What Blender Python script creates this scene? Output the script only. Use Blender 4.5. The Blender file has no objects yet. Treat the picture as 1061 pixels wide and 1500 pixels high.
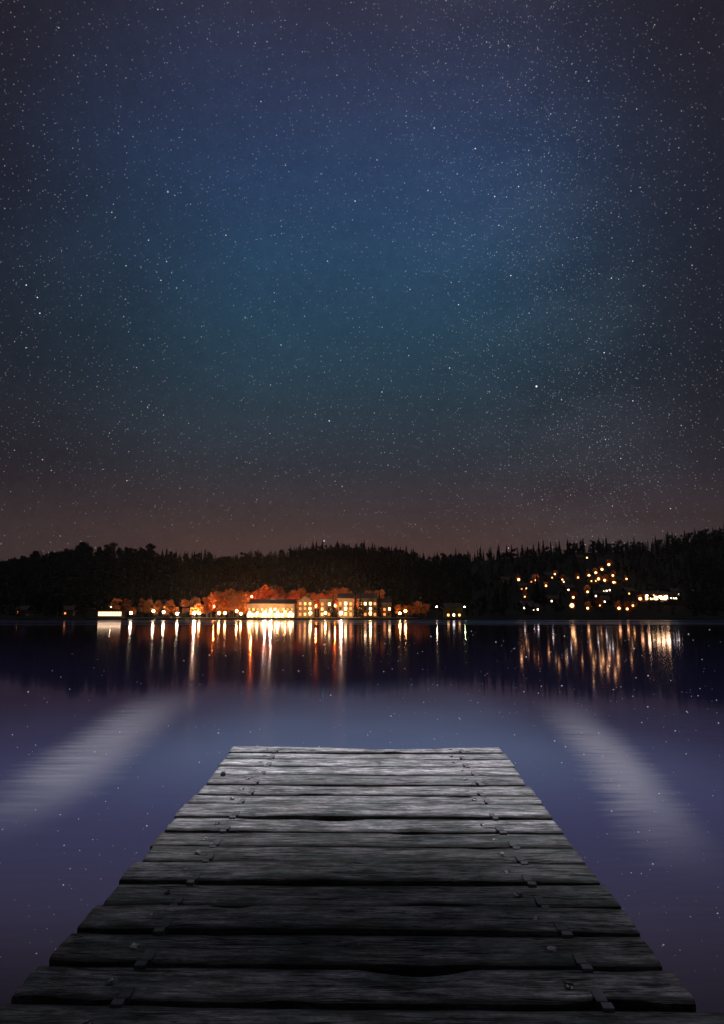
import bpy, bmesh, math, random
from mathutils import Vector, Matrix, noise
R = math.radians
rnd = random.Random(7)
sc = bpy.context.scene
C = sc.collection

# ------------------------------------------------------------------ camera and picture geometry
F = 950.0                       # focal length in photograph pixels (photo 1061 x 1500)
HZ = 903.0                      # row of the true horizon
PITCH = math.atan((HZ - 750) / F)
EYE = Vector((0, 0, 1.75))      # water is z = 0
FWD = Vector((0, math.cos(PITCH), math.sin(PITCH)))
UP = Vector((0, -math.sin(PITCH), math.cos(PITCH)))

def ray(px, py):
    return FWD + Vector((1, 0, 0)) * ((px - 530.5) / F) + UP * ((750 - py) / F)

def at_depth(px, py, Y):
    d = ray(px, py)
    return EYE + d * (Y / d.y)

cam_d = bpy.data.cameras.new('camera')
cam = bpy.data.objects.new('camera', cam_d)
C.objects.link(cam)
cam_d.sensor_fit = 'VERTICAL'
cam_d.sensor_height = 24
cam_d.lens = 24 * F / 1500
cam_d.clip_start = 0.05
cam_d.clip_end = 6000
cam.location = EYE
cam.rotation_euler = (math.pi / 2 + PITCH, 0, 0)
sc.camera = cam

# ------------------------------------------------------------------ helpers
def tag(o, label=None, cat=None, group=None, kind=None):
    if label: o['label'] = label
    if cat: o['category'] = cat
    if group: o['group'] = group
    if kind: o['kind'] = kind
    return o

def link_mesh(name, me, parent=None, loc=None):
    o = bpy.data.objects.new(name, me)
    C.objects.link(o)
    if parent: o.parent = parent
    if loc is not None: o.location = loc
    return o

def bm_obj(name, bm, mat, parent=None, smooth=False, loc=None):
    me = bpy.data.meshes.new(name)
    bmesh.ops.recalc_face_normals(bm, faces=bm.faces[:])
    bm.to_mesh(me)
    bm.free()
    if mat:
        for m in (mat if isinstance(mat, (list, tuple)) else [mat]): me.materials.append(m)
    if smooth:
        for p in me.polygons: p.use_smooth = True
    return link_mesh(name, me, parent, loc)

def py_obj(name, verts, faces, mat, parent=None, loc=None, mats=None):
    me = bpy.data.meshes.new(name)
    me.from_pydata(verts, [], faces)
    for m in (mat if isinstance(mat, (list, tuple)) else [mat]): me.materials.append(m)
    if mats: me.polygons.foreach_set('material_index', mats)
    me.update()
    return link_mesh(name, me, parent, loc)

def empty(name, loc, rz=0.0):
    o = bpy.data.objects.new(name, None)
    o.empty_display_size = 0.3
    C.objects.link(o)
    o.location = loc
    o.rotation_euler = (0, 0, rz)
    return o

def add_box(bm, x0, x1, y0, y1, z0, z1):
    v = [bm.verts.new(p) for p in ((x0,y0,z0),(x1,y0,z0),(x1,y1,z0),(x0,y1,z0),(x0,y0,z1),(x1,y0,z1),(x1,y1,z1),(x0,y1,z1))]
    for f in ((0,3,2,1),(4,5,6,7),(0,1,5,4),(1,2,6,5),(2,3,7,6),(3,0,4,7)):
        bm.faces.new([v[i] for i in f])

def tube(bm, pts, radii, n=8, cap=True):
    rings = []
    for i, p in enumerate(pts):
        p = Vector(p)
        a = Vector(pts[max(i - 1, 0)]); b = Vector(pts[min(i + 1, len(pts) - 1)])
        t = (b - a).normalized()
        u = t.cross(Vector((0, 1, 0.02)) if abs(t.y) < .9 else Vector((1, 0, 0))).normalized()
        w = t.cross(u)
        rings.append([bm.verts.new(p + (u * math.cos(2*math.pi*k/n) + w * math.sin(2*math.pi*k/n)) * radii[i]) for k in range(n)])
    for a, b in zip(rings, rings[1:]):
        for k in range(n):
            bm.faces.new((a[k], a[(k+1) % n], b[(k+1) % n], b[k]))
    if cap:
        bm.faces.new(rings[0][::-1]); bm.faces.new(rings[-1])

# ------------------------------------------------------------------ node helpers
class N:
    def __init__(self, tree):
        self.t = tree
        tree.nodes.clear()
    def n(self, typ, **kw):
        nd = self.t.nodes.new(typ)
        for k, v in kw.items(): setattr(nd, k, v)
        return nd
    def set(self, sock, v):
        if isinstance(v, bpy.types.NodeSocket): self.t.links.new(v, sock)
        elif v is not None:
            if sock.type == 'RGBA' and len(v) == 3: v = (*v, 1)
            sock.default_value = v
    def m(self, op, a, b=None, c=None, clamp=False):
        nd = self.n('ShaderNodeMath', operation=op, use_clamp=clamp)
        for i, v in enumerate((a, b, c)): self.set(nd.inputs[i], v)
        return nd.outputs[0]
    def v(self, op, a, b=None, s=None):
        nd = self.n('ShaderNodeVectorMath', operation=op)
        self.set(nd.inputs[0], a)
        if b is not None: self.set(nd.inputs[1], b)
        if s is not None: self.set(nd.inputs['Scale'], s)
        return nd.outputs['Value'] if op in ('DOT_PRODUCT', 'LENGTH', 'DISTANCE') else nd.outputs[0]
    def xyz(self, v):
        nd = self.n('ShaderNodeSeparateXYZ'); self.set(nd.inputs[0], v); return nd.outputs
    def mix(self, f, a, b, blend='MIX'):
        nd = self.n('ShaderNodeMix', data_type='RGBA', blend_type=blend)
        self.set(nd.inputs[0], f); self.set(nd.inputs[6], a); self.set(nd.inputs[7], b)
        return nd.outputs[2]
    def ss(self, x, lo, hi, o0=0.0, o1=1.0):          # smoothstep
        nd = self.n('ShaderNodeMapRange', interpolation_type='SMOOTHSTEP')
        for i, v in enumerate((x, lo, hi, o0, o1)): self.set(nd.inputs[i], v)
        return nd.outputs[0]
    def noise(self, vec, scale, detail=4, rough=.55, dist=0.0):
        nd = self.n('ShaderNodeTexNoise')
        self.set(nd.inputs['Vector'], vec); nd.inputs['Scale'].default_value = scale
        nd.inputs['Detail'].default_value = detail; nd.inputs['Roughness'].default_value = rough
        nd.inputs['Distortion'].default_value = dist
        return nd.outputs
    def ramp(self, f, stops, interp='LINEAR'):
        nd = self.n('ShaderNodeValToRGB'); self.set(nd.inputs[0], f)
        cr = nd.color_ramp; cr.interpolation = interp
        while len(cr.elements) < len(stops): cr.elements.new(.5)
        for e, (p, c) in zip(cr.elements, stops):
            e.position = p; e.color = (*c, 1) if len(c) == 3 else c
        return nd.outputs[0]
    def scale(self, vec, s):
        return self.v('MULTIPLY', vec, s)

def mat(name):
    m = bpy.data.materials.new(name); m.use_nodes = True
    return m, N(m.node_tree)

def lin(r, g, b):
    f = lambda c: c / 12.92 if c <= .04045 else ((c + .055) / 1.055) ** 2.4
    return (f(r / 255), f(g / 255), f(b / 255))

def principled(k, **kw):
    p = k.n('ShaderNodeBsdfPrincipled'); o = k.n('ShaderNodeOutputMaterial')
    k.t.links.new(p.outputs[0], o.inputs[0])
    for key, v in kw.items(): k.set(p.inputs[key.replace('_', ' ')], v)
    return p

def simple(name, col, rough=.7, var=.25, scale=3.0, metal=0.0, spec=.3):
    m, k = mat(name)
    tc = k.n('ShaderNodeTexCoord').outputs['Object']
    f = k.noise(tc, scale, 5)[0]
    a = tuple(c * (1 - var) for c in col); b = tuple(c * (1 + var) for c in col)
    principled(k, Base_Color=k.ramp(f, [(.3, a), (.7, b)]), Roughness=rough, Metallic=metal, Specular_IOR_Level=spec)
    return m

def emit(name, col, strength):
    m, k = mat(name)
    e = k.n('ShaderNodeEmission'); o = k.n('ShaderNodeOutputMaterial')
    e.inputs[0].default_value = (*col, 1); e.inputs[1].default_value = strength
    k.t.links.new(e.outputs[0], o.inputs[0])
    return m

# ------------------------------------------------------------------ sky
world = bpy.data.worlds.new('World'); sc.world = world
world.use_nodes = True
k = N(world.node_tree)
d = k.n('ShaderNodeTexCoord').outputs['Generated']
d = k.v('NORMALIZE', d)
s = k.xyz(d)
el = k.m('DIVIDE', k.m('ARCSINE', s[2]), math.pi / 2)              # 0 horizon .. 1 zenith
az = k.m('ARCTAN2', s[0], s[1])
E = lambda deg: max(0.0, deg / 90)
core = k.ramp(el, [(E(0), lin(78,58,54)), (E(6.5), lin(71,54,52)), (E(9.5), lin(60,51,54)), (E(13), lin(49,51,59)), (E(18), lin(43,57,69)),
                   (E(24), lin(39,64,82)), (E(30), lin(41,68,95)), (E(36), lin(44,65,98)), (E(41), lin(46,58,88)),
                   (E(47), lin(46,47,68)), (E(60), lin(34,34,48)), (E(90), lin(26,26,36))])
edge = k.ramp(el, [(E(0), lin(66,50,50)), (E(7), lin(57,46,48)), (E(12), lin(40,36,43)), (E(20), lin(31,33,42)), (E(30), lin(31,33,46)), (E(42), lin(34,32,43)), (E(60), lin(28,28,38))])
warp = k.noise(d, 2.2, 3)[0]
azw = k.m('ADD', k.m('ABSOLUTE', k.m('ADD', az, R(1.0))), k.m('MULTIPLY', k.m('SUBTRACT', warp, .5), .25))
sky = k.mix(k.ss(azw, R(9), R(34)), core, edge)
# milky band: faint brightening and more stars along a great circle to the right
nrm = Vector((math.cos(R(20)), -.36, .10)).normalized()
band = k.m('SUBTRACT', 1.0, k.ss(k.m('ABSOLUTE', k.v('DOT_PRODUCT', d, tuple(nrm))), .0, .22))
mott = k.noise(d, 60, 6, .7)[0]
airglow = k.noise(k.scale(d, (1, 1, 2.2)), 3.6, 5, .6)[0]
fine = k.noise(d, 420, 2, .8)[0]
sky = k.v('SCALE', sky, s=k.m('ADD', k.m('ADD', .38, k.m('MULTIPLY', mott, .42)), k.m('ADD', k.m('MULTIPLY', fine, .42), k.m('MULTIPLY', airglow, .40))))
sky = k.v('ADD', sky, k.v('SCALE', (.010, .012, .016), s=k.m('MULTIPLY', band, k.ss(airglow, .35, .7))))
def stars(scale, r, power, gain, dens, seed):
    vn = k.n('ShaderNodeTexVoronoi'); vn.feature = 'F1'
    k.set(vn.inputs['Vector'], k.v('ADD', k.v('SCALE', d, s=scale), (seed, seed * 1.7, seed * .3)))
    vn.inputs['Scale'].default_value = 1.0
    c = k.n('ShaderNodeSeparateColor'); k.set(c.inputs[0], vn.outputs['Color'])
    m_ = k.ss(vn.outputs['Distance'], r * .25, r, 1.0, 0.0)
    lum = k.m('MULTIPLY', k.m('POWER', c.outputs[0], power), gain)
    on = k.m('LESS_THAN', c.outputs[1], dens)
    tint = k.mix(c.outputs[2], (1, .90, .82), (.78, .9, 1.0))
    return k.v('SCALE', tint, s=k.m('MULTIPLY', k.m('MULTIPLY', m_, lum), on))
rise = k.ss(el, E(3), E(16), .35, 1.0)
dens = k.m('MULTIPLY', rise, k.m('ADD', .34, k.m('MULTIPLY', band, .55)))
layers = [stars(330, .32, 1.8, .24, dens, 3.1), stars(210, .19, 2.8, .55, dens, 11.7), stars(100, .10, 3.6, 1.4, k.m('MULTIPLY', dens, .9), 5.9), stars(26, .045, 3.0, 2.4, .6, 23.3)]
tot = sky
for L_ in layers: tot = k.v('ADD', tot, L_)
bg = k.n('ShaderNodeBackground'); k.set(bg.inputs[0], tot); bg.inputs[1].default_value = 1.0
wo = k.n('ShaderNodeOutputWorld'); k.t.links.new(bg.outputs[0], wo.inputs[0])
world.cycles.sampling_method = 'MANUAL'
world.cycles.sample_map_resolution = 512

# moon
SUN_EL, SUN_AZ = R(75), R(28)           # high, ahead and a little right
sd = bpy.data.lights.new('moonlight', 'SUN'); so = bpy.data.objects.new('moonlight', sd); C.objects.link(so)
sd.energy = 3.6; sd.angle = R(10); sd.color = (.93, .90, 1.0)
to_sun = Vector((math.sin(SUN_AZ) * math.cos(SUN_EL), math.cos(SUN_AZ) * math.cos(SUN_EL), math.sin(SUN_EL)))
so.rotation_euler = to_sun.to_track_quat('Z', 'Y').to_euler()
so.location = (0, 0, 60)

# ------------------------------------------------------------------ water
m_water, k = mat('lake_water')
pos = k.n('ShaderNodeNewGeometry').outputs['Position']
p = k.xyz(pos)
rip = k.noise(k.scale(pos, (.9, 3.4, 1)), 2.2, 4, .6)[0]
rip2 = k.noise(k.scale(pos, (.12, .8, 1)), 1.0, 3, .5)[0]
bump = k.n('ShaderNodeBump'); k.set(bump.inputs['Strength'], k.ss(p[1], 4, 15, .14, .004)); bump.inputs['Distance'].default_value = .10
k.set(bump.inputs['Height'], k.m('ADD', rip, k.m('MULTIPLY', rip2, 1.2)))
def gloss(rough, col, bumped=True):
    g = k.n('ShaderNodeBsdfGlossy'); g.distribution = 'BECKMANN'
    g.inputs['Roughness'].default_value = math.sqrt(rough); k.set(g.inputs['Color'], col)
    if bumped: k.t.links.new(bump.outputs[0], g.inputs['Normal'])
    return g.outputs[0]
def mixs(f, a, b):
    nd = k.n('ShaderNodeMixShader'); k.set(nd.inputs[0], f)
    k.t.links.new(a, nd.inputs[1]); k.t.links.new(b, nd.inputs[2]); return nd.outputs[0]
tint = (.70, .69, 1.0)
g = mixs(.07, mixs(.86, gloss(.018, tint), gloss(.0045, tint)), gloss(.045, tint))
g = mixs(.12, g, gloss(.0004, tint, False))
far = k.m('MULTIPLY', k.ss(p[1], 112, 170), k.ss(k.noise(k.scale(pos, (.004, .05, 1)), 1.0, 3)[0], .35, .6))                       # breeze-ruffled strip below the far shore
g = mixs(k.m('MULTIPLY', far, .55), g, gloss(.13, (.60, .74, 1.0)))
# reflected sky light painted into the diffuse water colour, fading away from the dock
streak = k.noise(k.scale(pos, (.8, 5.2, 1)), 1.3, 5, .65)[0]
warp = k.noise(k.scale(pos, (.35, .2, 1)), 1.0, 3)[0]
dist = k.m('ADD', p[1], k.m('MULTIPLY', k.m('SUBTRACT', warp, .5), 5))
near_glow = k.ss(k.m('ADD', dist, k.m('MULTIPLY', k.m('MAXIMUM', k.m('SUBTRACT', k.m('ABSOLUTE', k.m('SUBTRACT', p[0], -.6)), 3.0), 0.0), 1.0)), 7.0, 20.0, 1.0, 0.0)
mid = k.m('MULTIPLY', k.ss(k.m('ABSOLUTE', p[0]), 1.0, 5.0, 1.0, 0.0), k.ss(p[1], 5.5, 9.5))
def glow_band(xc, slope, w, y0, y1):
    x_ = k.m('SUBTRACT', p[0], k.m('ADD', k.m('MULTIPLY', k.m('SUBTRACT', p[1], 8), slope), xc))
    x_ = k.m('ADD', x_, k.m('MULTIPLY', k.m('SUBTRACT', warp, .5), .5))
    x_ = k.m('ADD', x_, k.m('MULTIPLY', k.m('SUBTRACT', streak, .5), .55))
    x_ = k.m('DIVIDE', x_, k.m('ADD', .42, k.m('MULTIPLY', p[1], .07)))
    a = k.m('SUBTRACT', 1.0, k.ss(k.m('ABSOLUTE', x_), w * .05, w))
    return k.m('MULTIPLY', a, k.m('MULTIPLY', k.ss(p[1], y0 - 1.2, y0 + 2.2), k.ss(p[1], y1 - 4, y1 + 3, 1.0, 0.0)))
glow_bands = k.m('ADD', glow_band(-3.4, -.13, .78, 6.3, 14), glow_band(2.95, .21, .56, 5.7, 12.5), clamp=True)  # pale diagonal glows on the water, painted as light bands in its colour
water_glow = k.mix(near_glow, (.006, .006, .022), k.mix(k.ss(p[1], 2.6, 6.8), (.026, .019, .024), k.mix(mid, (.048, .050, .108), (.108, .152, .245))))
water_glow = k.mix(k.m('MULTIPLY', glow_bands, k.m('ADD', .45, k.m('MULTIPLY', streak, .5))), water_glow, k.mix(k.ss(streak, .2, .8), (.28, .285, .33), (.37, .365, .40)))
rb = k.n('ShaderNodeBump'); rb.inputs['Distance'].default_value = .08
k.set(rb.inputs['Strength'], k.ss(p[1], 5, 22, .5, .12))
rip3 = k.noise(k.scale(pos, (.55, 4.2, 1)), 1.9, 5, .6)[0]
k.set(rb.inputs['Height'], rip3)
df = k.n('ShaderNodeBsdfDiffuse'); k.t.links.new(rb.outputs[0], df.inputs['Normal']); k.set(df.inputs[0], water_glow)
fr = k.n('ShaderNodeFresnel'); fr.inputs[0].default_value = 1.333
fac = k.m('ADD', k.m('MULTIPLY', fr.outputs[0], 1.15), .02, clamp=True)
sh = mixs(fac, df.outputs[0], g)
o = k.n('ShaderNodeOutputMaterial'); k.t.links.new(sh, o.inputs[0])
v = [(-900, -60, 0), (900, -60, 0), (900, 346, 0), (-900, 346, 0)]
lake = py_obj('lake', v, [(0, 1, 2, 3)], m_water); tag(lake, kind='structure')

# star specks on the lake, stood in for by white flecks sized with distance
m_fleck = simple('white_flecks', (.82, .82, .84), .8, .1, 5)
V, Fc = [], []
fr_ = random.Random(77)
for i in range(1700):
    px = fr_.uniform(-60, 1120)
    py = fr_.uniform(918, 1500)
    if fr_.random() > ((.25 + .75 * min(1, max(0, (px - 350) / 500))) if py < 1060 else .4): continue
    d_ = ray(px, py); P = EYE + d_ * (EYE.z / -d_.z)
    if abs(P.x) < 1.45 and P.y < 6: continue
    r_ = P.length / 648 * (.24 + .62 * fr_.random() ** 4)
    b = len(V)
    V += [(P.x - r_, P.y, 0), (P.x, P.y - r_, 0), (P.x + r_, P.y, 0), (P.x, P.y + r_, 0), (P.x, P.y, r_ * .9), (P.x, P.y, -r_ * .5)]
    Fc += [(b + a, b + (a + 1) % 4, b + 4) for a in range(4)] + [(b + (a + 1) % 4, b + a, b + 5) for a in range(4)]
tag(py_obj('star_flecks', V, Fc, m_fleck), 'tiny white flecks standing in for stars on the dark lake', 'flecks', kind='stuff')

# ------------------------------------------------------------------ far terrain
SKY = [(-600,800),(-200,806),(0,818),(30,812),(50,806),(62,813),(75,806),(110,796),(150,794),(200,799),(215,797),(228,806),(300,811),(340,814),(370,808),(415,807),(440,798),(500,795),
       (550,797),(600,804),(625,814),(650,812),(700,804),(730,802),(780,796),(830,793),(900,790),(940,793),(980,786),(1010,777),(1061,772),(1300,768),(1700,780)]
def sky_row(px):
    for (a, ya), (b, yb) in zip(SKY, SKY[1:]):
        if px <= b: return ya + (yb - ya) * max(0, min(1, (px - a) / (b - a)))
    return SKY[-1][1]
RIDGE = 620.0
def col_of(x, y): return 530.5 + F * math.cos(PITCH) * x / y if y > 1 else 530.5
def row_of(z, y):                    # near the centre column
    a = math.atan2(z - EYE.z, y) - PITCH
    return 750 - F * math.tan(a)
def project(P):
    v_ = Vector(P) - EYE
    dd = v_.dot(FWD)
    return 530.5 + F * v_.x / dd, 750 - F * v_.dot(UP) / dd
def ridge_h(x):
    px, _ = 530.5 + F * x / (RIDGE * math.cos(PITCH)), 0
    tree = 17.0 if px < 225 else 13.0
    return (HZ - sky_row(px)) / F * RIDGE * .985 + EYE.z - tree * .93
def ground(x, y):
    sh = 328 + 5 * noise.noise(Vector((x * .012, 3.3, 0)))
    if y < sh: return -1.4
    flat = .9
    t = (y - 366) / (RIDGE - 366)
    r = ridge_h(x)
    base = flat * min(1, (y - sh) / 1.5)
    if t <= 0: return base
    if t > 1: return flat + r - (t - 1) * 30
    h = t * t * (3 - 2 * t) * .55 + t * .45
    return flat + r * h + 2.0 * noise.noise(Vector((x * .02, y * .02, 1))) * min(1, 4 * t) * min(1, 4 * (1 - t))
m_ground = simple('dark_meadow_soil', (.002, .0024, .0024), 1.0, .35, .08, spec=0.0)
vs, fs = [], []
xs = [-880 + 11 * i for i in range(161)]
ys = [326 + 1.5 * i for i in range(6)] + [336 + 6 * i for i in range(6)] + [372 + 9 * i for i in range(46)]
for y in ys:
    for x in xs: vs.append((x, y, ground(x, y)))
for j in range(len(ys) - 1):
    for i in range(len(xs) - 1):
        a = j * len(xs) + i
        fs.append((a, a + 1, a + len(xs) + 1, a + len(xs)))
hill = py_obj('hills', vs, fs, m_ground); tag(hill, kind='structure')
for p_ in hill.data.polygons: p_.use_smooth = True

def on_slope(px, py, hh):
    """point seen at (px, py) that is hh above the ground"""
    dd = ray(px, py)
    y = 332.0
    while y < 640:
        P = EYE + dd * (y / dd.y)
        if P.z <= ground(P.x, P.y) + hh: return P
        y += .5
    return EYE + dd * (600 / dd.y)

# ------------------------------------------------------------------ trees
def leaf_mat(name, a, b):
    m, k = mat(name)
    tc = k.n('ShaderNodeTexCoord').outputs['Object']
    f = k.noise(tc, .9, 4)[0]
    f2 = k.n('ShaderNodeObjectInfo').outputs['Random']
    c = k.ramp(f, [(.3, a), (.7, b)])
    c = k.v('SCALE', c, s=k.m('ADD', .75, k.m('MULTIPLY', f2, .5)))
    principled(k, Base_Color=c, Roughness=1.0, Specular_IOR_Level=0.0)
    return m
m_conifer = leaf_mat('conifer_needles', (.0018, .0026, .0026), (.0035, .005, .0045))
m_broad = leaf_mat('broadleaf_foliage', (.0022, .0028, .0022), (.0045, .0055, .004))
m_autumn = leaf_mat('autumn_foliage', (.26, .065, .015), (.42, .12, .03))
m_bark = simple('bark', (.05, .04, .032), .9, .4, 4)

def conifer_geo(h, w, seed, tiers=9, n=9):
    r = random.Random(seed); V, Fc = [], []
    for t in range(tiers):
        f = t / (tiers - 1)
        z = h * (.10 + .86 * f)
        rad = w * (1 - f) ** .85 * r.uniform(.8, 1.15) + .12
        for i in range(n):
            a = 2 * math.pi * (i + r.random() * .8) / n
            rr = rad * r.uniform(.6, 1.2)
            da = .42 + .15 * r.random()
            droop = h * .075 * r.uniform(.6, 1.5)
            c, s_ = math.cos(a), math.sin(a)
            b = len(V)
            V += [(0, 0, z + h * .09), (rr * math.cos(a - da) * .75, rr * math.sin(a - da) * .75, z - droop * .5), (rr * c, rr * s_, z - droop),
                  (rr * math.cos(a + da) * .75, rr * math.sin(a + da) * .75, z - droop * .5)]
            Fc.append((b, b + 1, b + 2, b + 3))
    b = len(V)
    V += [(.07, 0, h * .9), (-.07, .05, h * .9), (0, -.07, h * .9), (0, 0, h)]
    Fc += [(b, b + 1, b + 3), (b + 1, b + 2, b + 3), (b + 2, b, b + 3)]
    return V, Fc
def crown_geo(h, w, seed, nclump=14, nleaf=38, size=.75, low=.25):
    r = random.Random(seed); V, Fc = [], []
    for c_ in range(nclump):
        a = r.random() * 6.283; q = r.random() ** .6
        zc = h * (low + (1 - low) * (.12 + .76 * r.random()))
        env = math.sin(math.pi * min(1, max(.05, (zc / h - low * .6) / (1.08 - low * .6)))) ** .7
        cx, cy = math.cos(a) * q * w * .62 * env, math.sin(a) * q * w * .62 * env
        cr = w * r.uniform(.30, .48)
        for _ in range(nleaf):
            dv = Vector((r.gauss(0, 1), r.gauss(0, 1), r.gauss(0, 1))).normalized() * cr * r.random() ** .45
            P = Vector((cx, cy, zc)) + Vector((dv.x, dv.y, dv.z * .75))
            u = Vector((r.gauss(0, 1), r.gauss(0, 1), r.gauss(0, 1))).normalized()
            v_ = u.orthogonal().normalized() * size * r.uniform(.4, 1) ; u = u * size * r.uniform(.4, 1)
            b = len(V)
            V += [tuple(P - u), tuple(P - v_ * .7), tuple(P + u), tuple(P + v_ * .7)]
            Fc.append((b, b + 1, b + 2, b + 3))
    return V, Fc
def trunk_geo(h, r0):
    bm = bmesh.new()
    tube(bm, [(0, 0, -.5), (.05, 0, h * .3), (0, .05, h * .62)], [r0, r0 * .75, r0 * .35], 6)
    me = bpy.data.meshes.new('trunk'); bm.to_mesh(me); bm.free(); me.materials.append(m_bark); return me
def mesh_of(name, geo, m):
    me = bpy.data.meshes.new(name); me.from_pydata(geo[0], [], geo[1]); me.materials.append(m); me.update(); return me
CON = [mesh_of('crown', conifer_geo(13, w, 40 + i), m_conifer) for i, w in enumerate((2.6, 2.2, 3.1, 1.9, 2.7, 2.4))]
BRO = [mesh_of('crown', crown_geo(15, w, 60 + i, 20, 40, .85), m_broad) for i, w in enumerate((5.6, 5.0, 6.4, 4.6))]
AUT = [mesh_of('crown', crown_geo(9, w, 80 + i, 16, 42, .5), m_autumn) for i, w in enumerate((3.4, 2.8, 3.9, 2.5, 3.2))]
T_CON, T_BRO, T_AUT = trunk_geo(13, .28), trunk_geo(15, .45), trunk_geo(9, .22)
def tree(name, crown, trunk, loc, sc_, label, cat='tree', group=None, sz=None, ti=0):
    t = empty(name, loc, rnd.random() * 6.28)
    t.scale = (sc_, sc_, sz or sc_)
    tag(t, label, cat, group)
    link_mesh('crown', crown, t); link_mesh('trunk', trunk, t)
    return t

# lamps (photo column, row) that must stay visible from the shore path: planting keeps clear of them
SHORE = [(192,898),(225,895),(240,896.5),(260,899),(285,898),(292,898.5),(321,898),(330,898),(347,895),(353,899),(366,897),(377,897.5),(388,897),(397,896),(407,897),(418,896.5),(426,897.5),
         (455,898),(477,898),(500,898),(543,898),(586,898.5),(594,895)]
SLOPE = [(760,849,1.2),(786,850,1.3),(800,858,.7),(813,841,.6),(824,849,.5),(847,846,.6),(892,827,1.1),(882,834,1.1),(873,839,1.1),(863,843,1.1),(877,848,1.2),(886,850,1.1),(899,853,.9),(898,843,.8),(918,848,.6),
         (861,867,.9),(840,875,1.0),(838,887,2.6),(861,891,1.0),(907,891,1.3),(919,892,1.0),(927,887,.9),(938,877,1.5),(860,817,.5),(769,874,.4),(879,887,.4)]
KEEP = [(a, b) for a, b in SHORE] + [(a, b) for a, b, _ in SLOPE]
def clear(P, h, w):
    bx, by = project(P); tx, ty = project((P[0], P[1], P[2] + h)); hw = w * F / P[1] + 5
    for a, b in KEEP:
        if abs(a - bx) < hw and ty - 3 < b < by + 4: return False
    return True

# skyline conifers and broadleaf trees along the ridge
n_ = 0
px = -30.0
while px < 1100:
    broad = px < 222
    X = (px - 530.5) / F * RIDGE * math.cos(PITCH) * 1.0
    Y = RIDGE + rnd.uniform(-14, 6)
    Z = ground(X, Y)
    if broad:
        s_ = rnd.uniform(.8, 1.15)
        lab = 'round-crowned dark broadleaf tree on the ridge above the lit pavilion'
        tree('broadleaf_tree', rnd.choice(BRO), T_BRO, (X, Y, Z), s_, lab, group='broadleaf trees on the left ridge')
        px += rnd.uniform(8, 15)
    else:
        s_ = rnd.uniform(.65, 1.25) * (1.1 if px > 960 else 1)
        if px < 430: lab, gr = 'small dark spire conifer on the ridge above the red-lit trees', 'conifers on the ridge above the red-lit trees'
        elif px < 635: lab, gr = 'dark spire conifer on the rounded ridge above the hotel', 'conifers on the ridge above the hotel'
        elif px < 960: lab, gr = 'dark spire conifer on the ridge above the hillside village', 'conifers on the ridge above the village'
        else: lab, gr = 'tall dark conifer on the highest right end of the ridge', 'conifers on the right end of the ridge'
        tree('conifer_tree', rnd.choice(CON), T_CON, (X, Y, Z), s_ * rnd.uniform(.9, 1.1), lab, group=gr, sz=s_ * 1.05)
        px += rnd.uniform(4.2, 8.5)

def halo_trees():  # small trees added behind the lamps to catch a halo of their light
    for i, (px, py) in enumerate(SHORE):
        if 360 < px < 560: continue
        X = at_depth(px, 900, 342.6).x
        tree('autumn_tree', AUT[i % 5], T_AUT, (X + rnd.uniform(-1.2, 1.2), 342.6 + rnd.uniform(0, .8), .9), rnd.uniform(.62, .9), 'small autumn tree added behind a quay globe lamp to catch its glow', group='small added halo trees along the quay')
    for i, (px, py, w) in enumerate(SLOPE):
        if py < 820: continue
        P = on_slope(px, py, 4.5)
        X, Y = P.x * (1 + 3 / P.y) + rnd.uniform(-.8, .8), P.y + 3
        tree('autumn_tree', AUT[(i * 2) % 5], T_AUT, (X, Y, ground(X, Y)), rnd.uniform(.7, 1.0), 'small tree added behind a hillside street lamp to catch its glow', group='small added halo trees on the hillside')
halo_trees()
# the wood on the slopes: one dark mass
V, Fc = [], []
cnt = 0
tries = 0
while cnt < 4200 and tries < 40000:
    tries += 1
    y = 374 + 244 * rnd.random() ** .8; x = rnd.uniform(-.62, .62) * y
    px, _ = 530.5 + F * x / y, 0
    z = ground(x, y)
    qx, qy = project((x, y, z))
    village = 690 < qx < 1010 and qy > 812
    if village and rnd.random() < .55: continue
    h = rnd.uniform(8, 14) * (.7 if village else 1)
    if not clear((x, y, z), h, 3): continue
    gv, gf = conifer_geo(h, h * .22, cnt, 6, 6) if rnd.random() < .75 else crown_geo(h, h * .36, cnt, 6, 12, 1.6, .1)
    b = len(V)
    V += [(a + x, c + y, e + z - .4) for a, c, e in gv]; Fc += [tuple(i + b for i in f) for f in gf]
    cnt += 1
wood = py_obj('forest', V, Fc, m_conifer)
tag(wood, 'dark wood covering the hillside below the ridge', 'forest', kind='stuff')

# ------------------------------------------------------------------ lamps
WARM, HILLC = (1.0, .50, .13), (1.0, .47, .15)
m_post = simple('dark_iron', (.03, .03, .032), .5, .3, 5)
def bulb_mat(name, col, st): return emit(name, col, st)
m_bulb = bulb_mat('warm_lamp_glow', WARM, 85)
m_bulb_strong = bulb_mat('strong_lamp_glow', (1.0, .56, .28), 2300)
m_bulb_red = bulb_mat('red_lamp_glow', (1.0, .17, .02), 3000)
m_bulb_hill = bulb_mat('hill_lamp_glow', HILLC, 6.5)
m_bulb_flood = bulb_mat('floodlight_glow', (1.0, .56, .24), 22)
m_bulb_white = bulb_mat('white_lamp_glow', (1.0, .72, .34), 90)
m_bulb_green = bulb_mat('greenish_lamp_glow', (.85, 1.0, .35), 60)
def globe_mesh(r):
    bm = bmesh.new(); bmesh.ops.create_icosphere(bm, subdivisions=2, radius=r)
    me = bpy.data.meshes.new('globe'); bm.to_mesh(me); bm.free()
    for p_ in me.polygons: p_.use_smooth = True
    return me
_globes = {}
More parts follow.
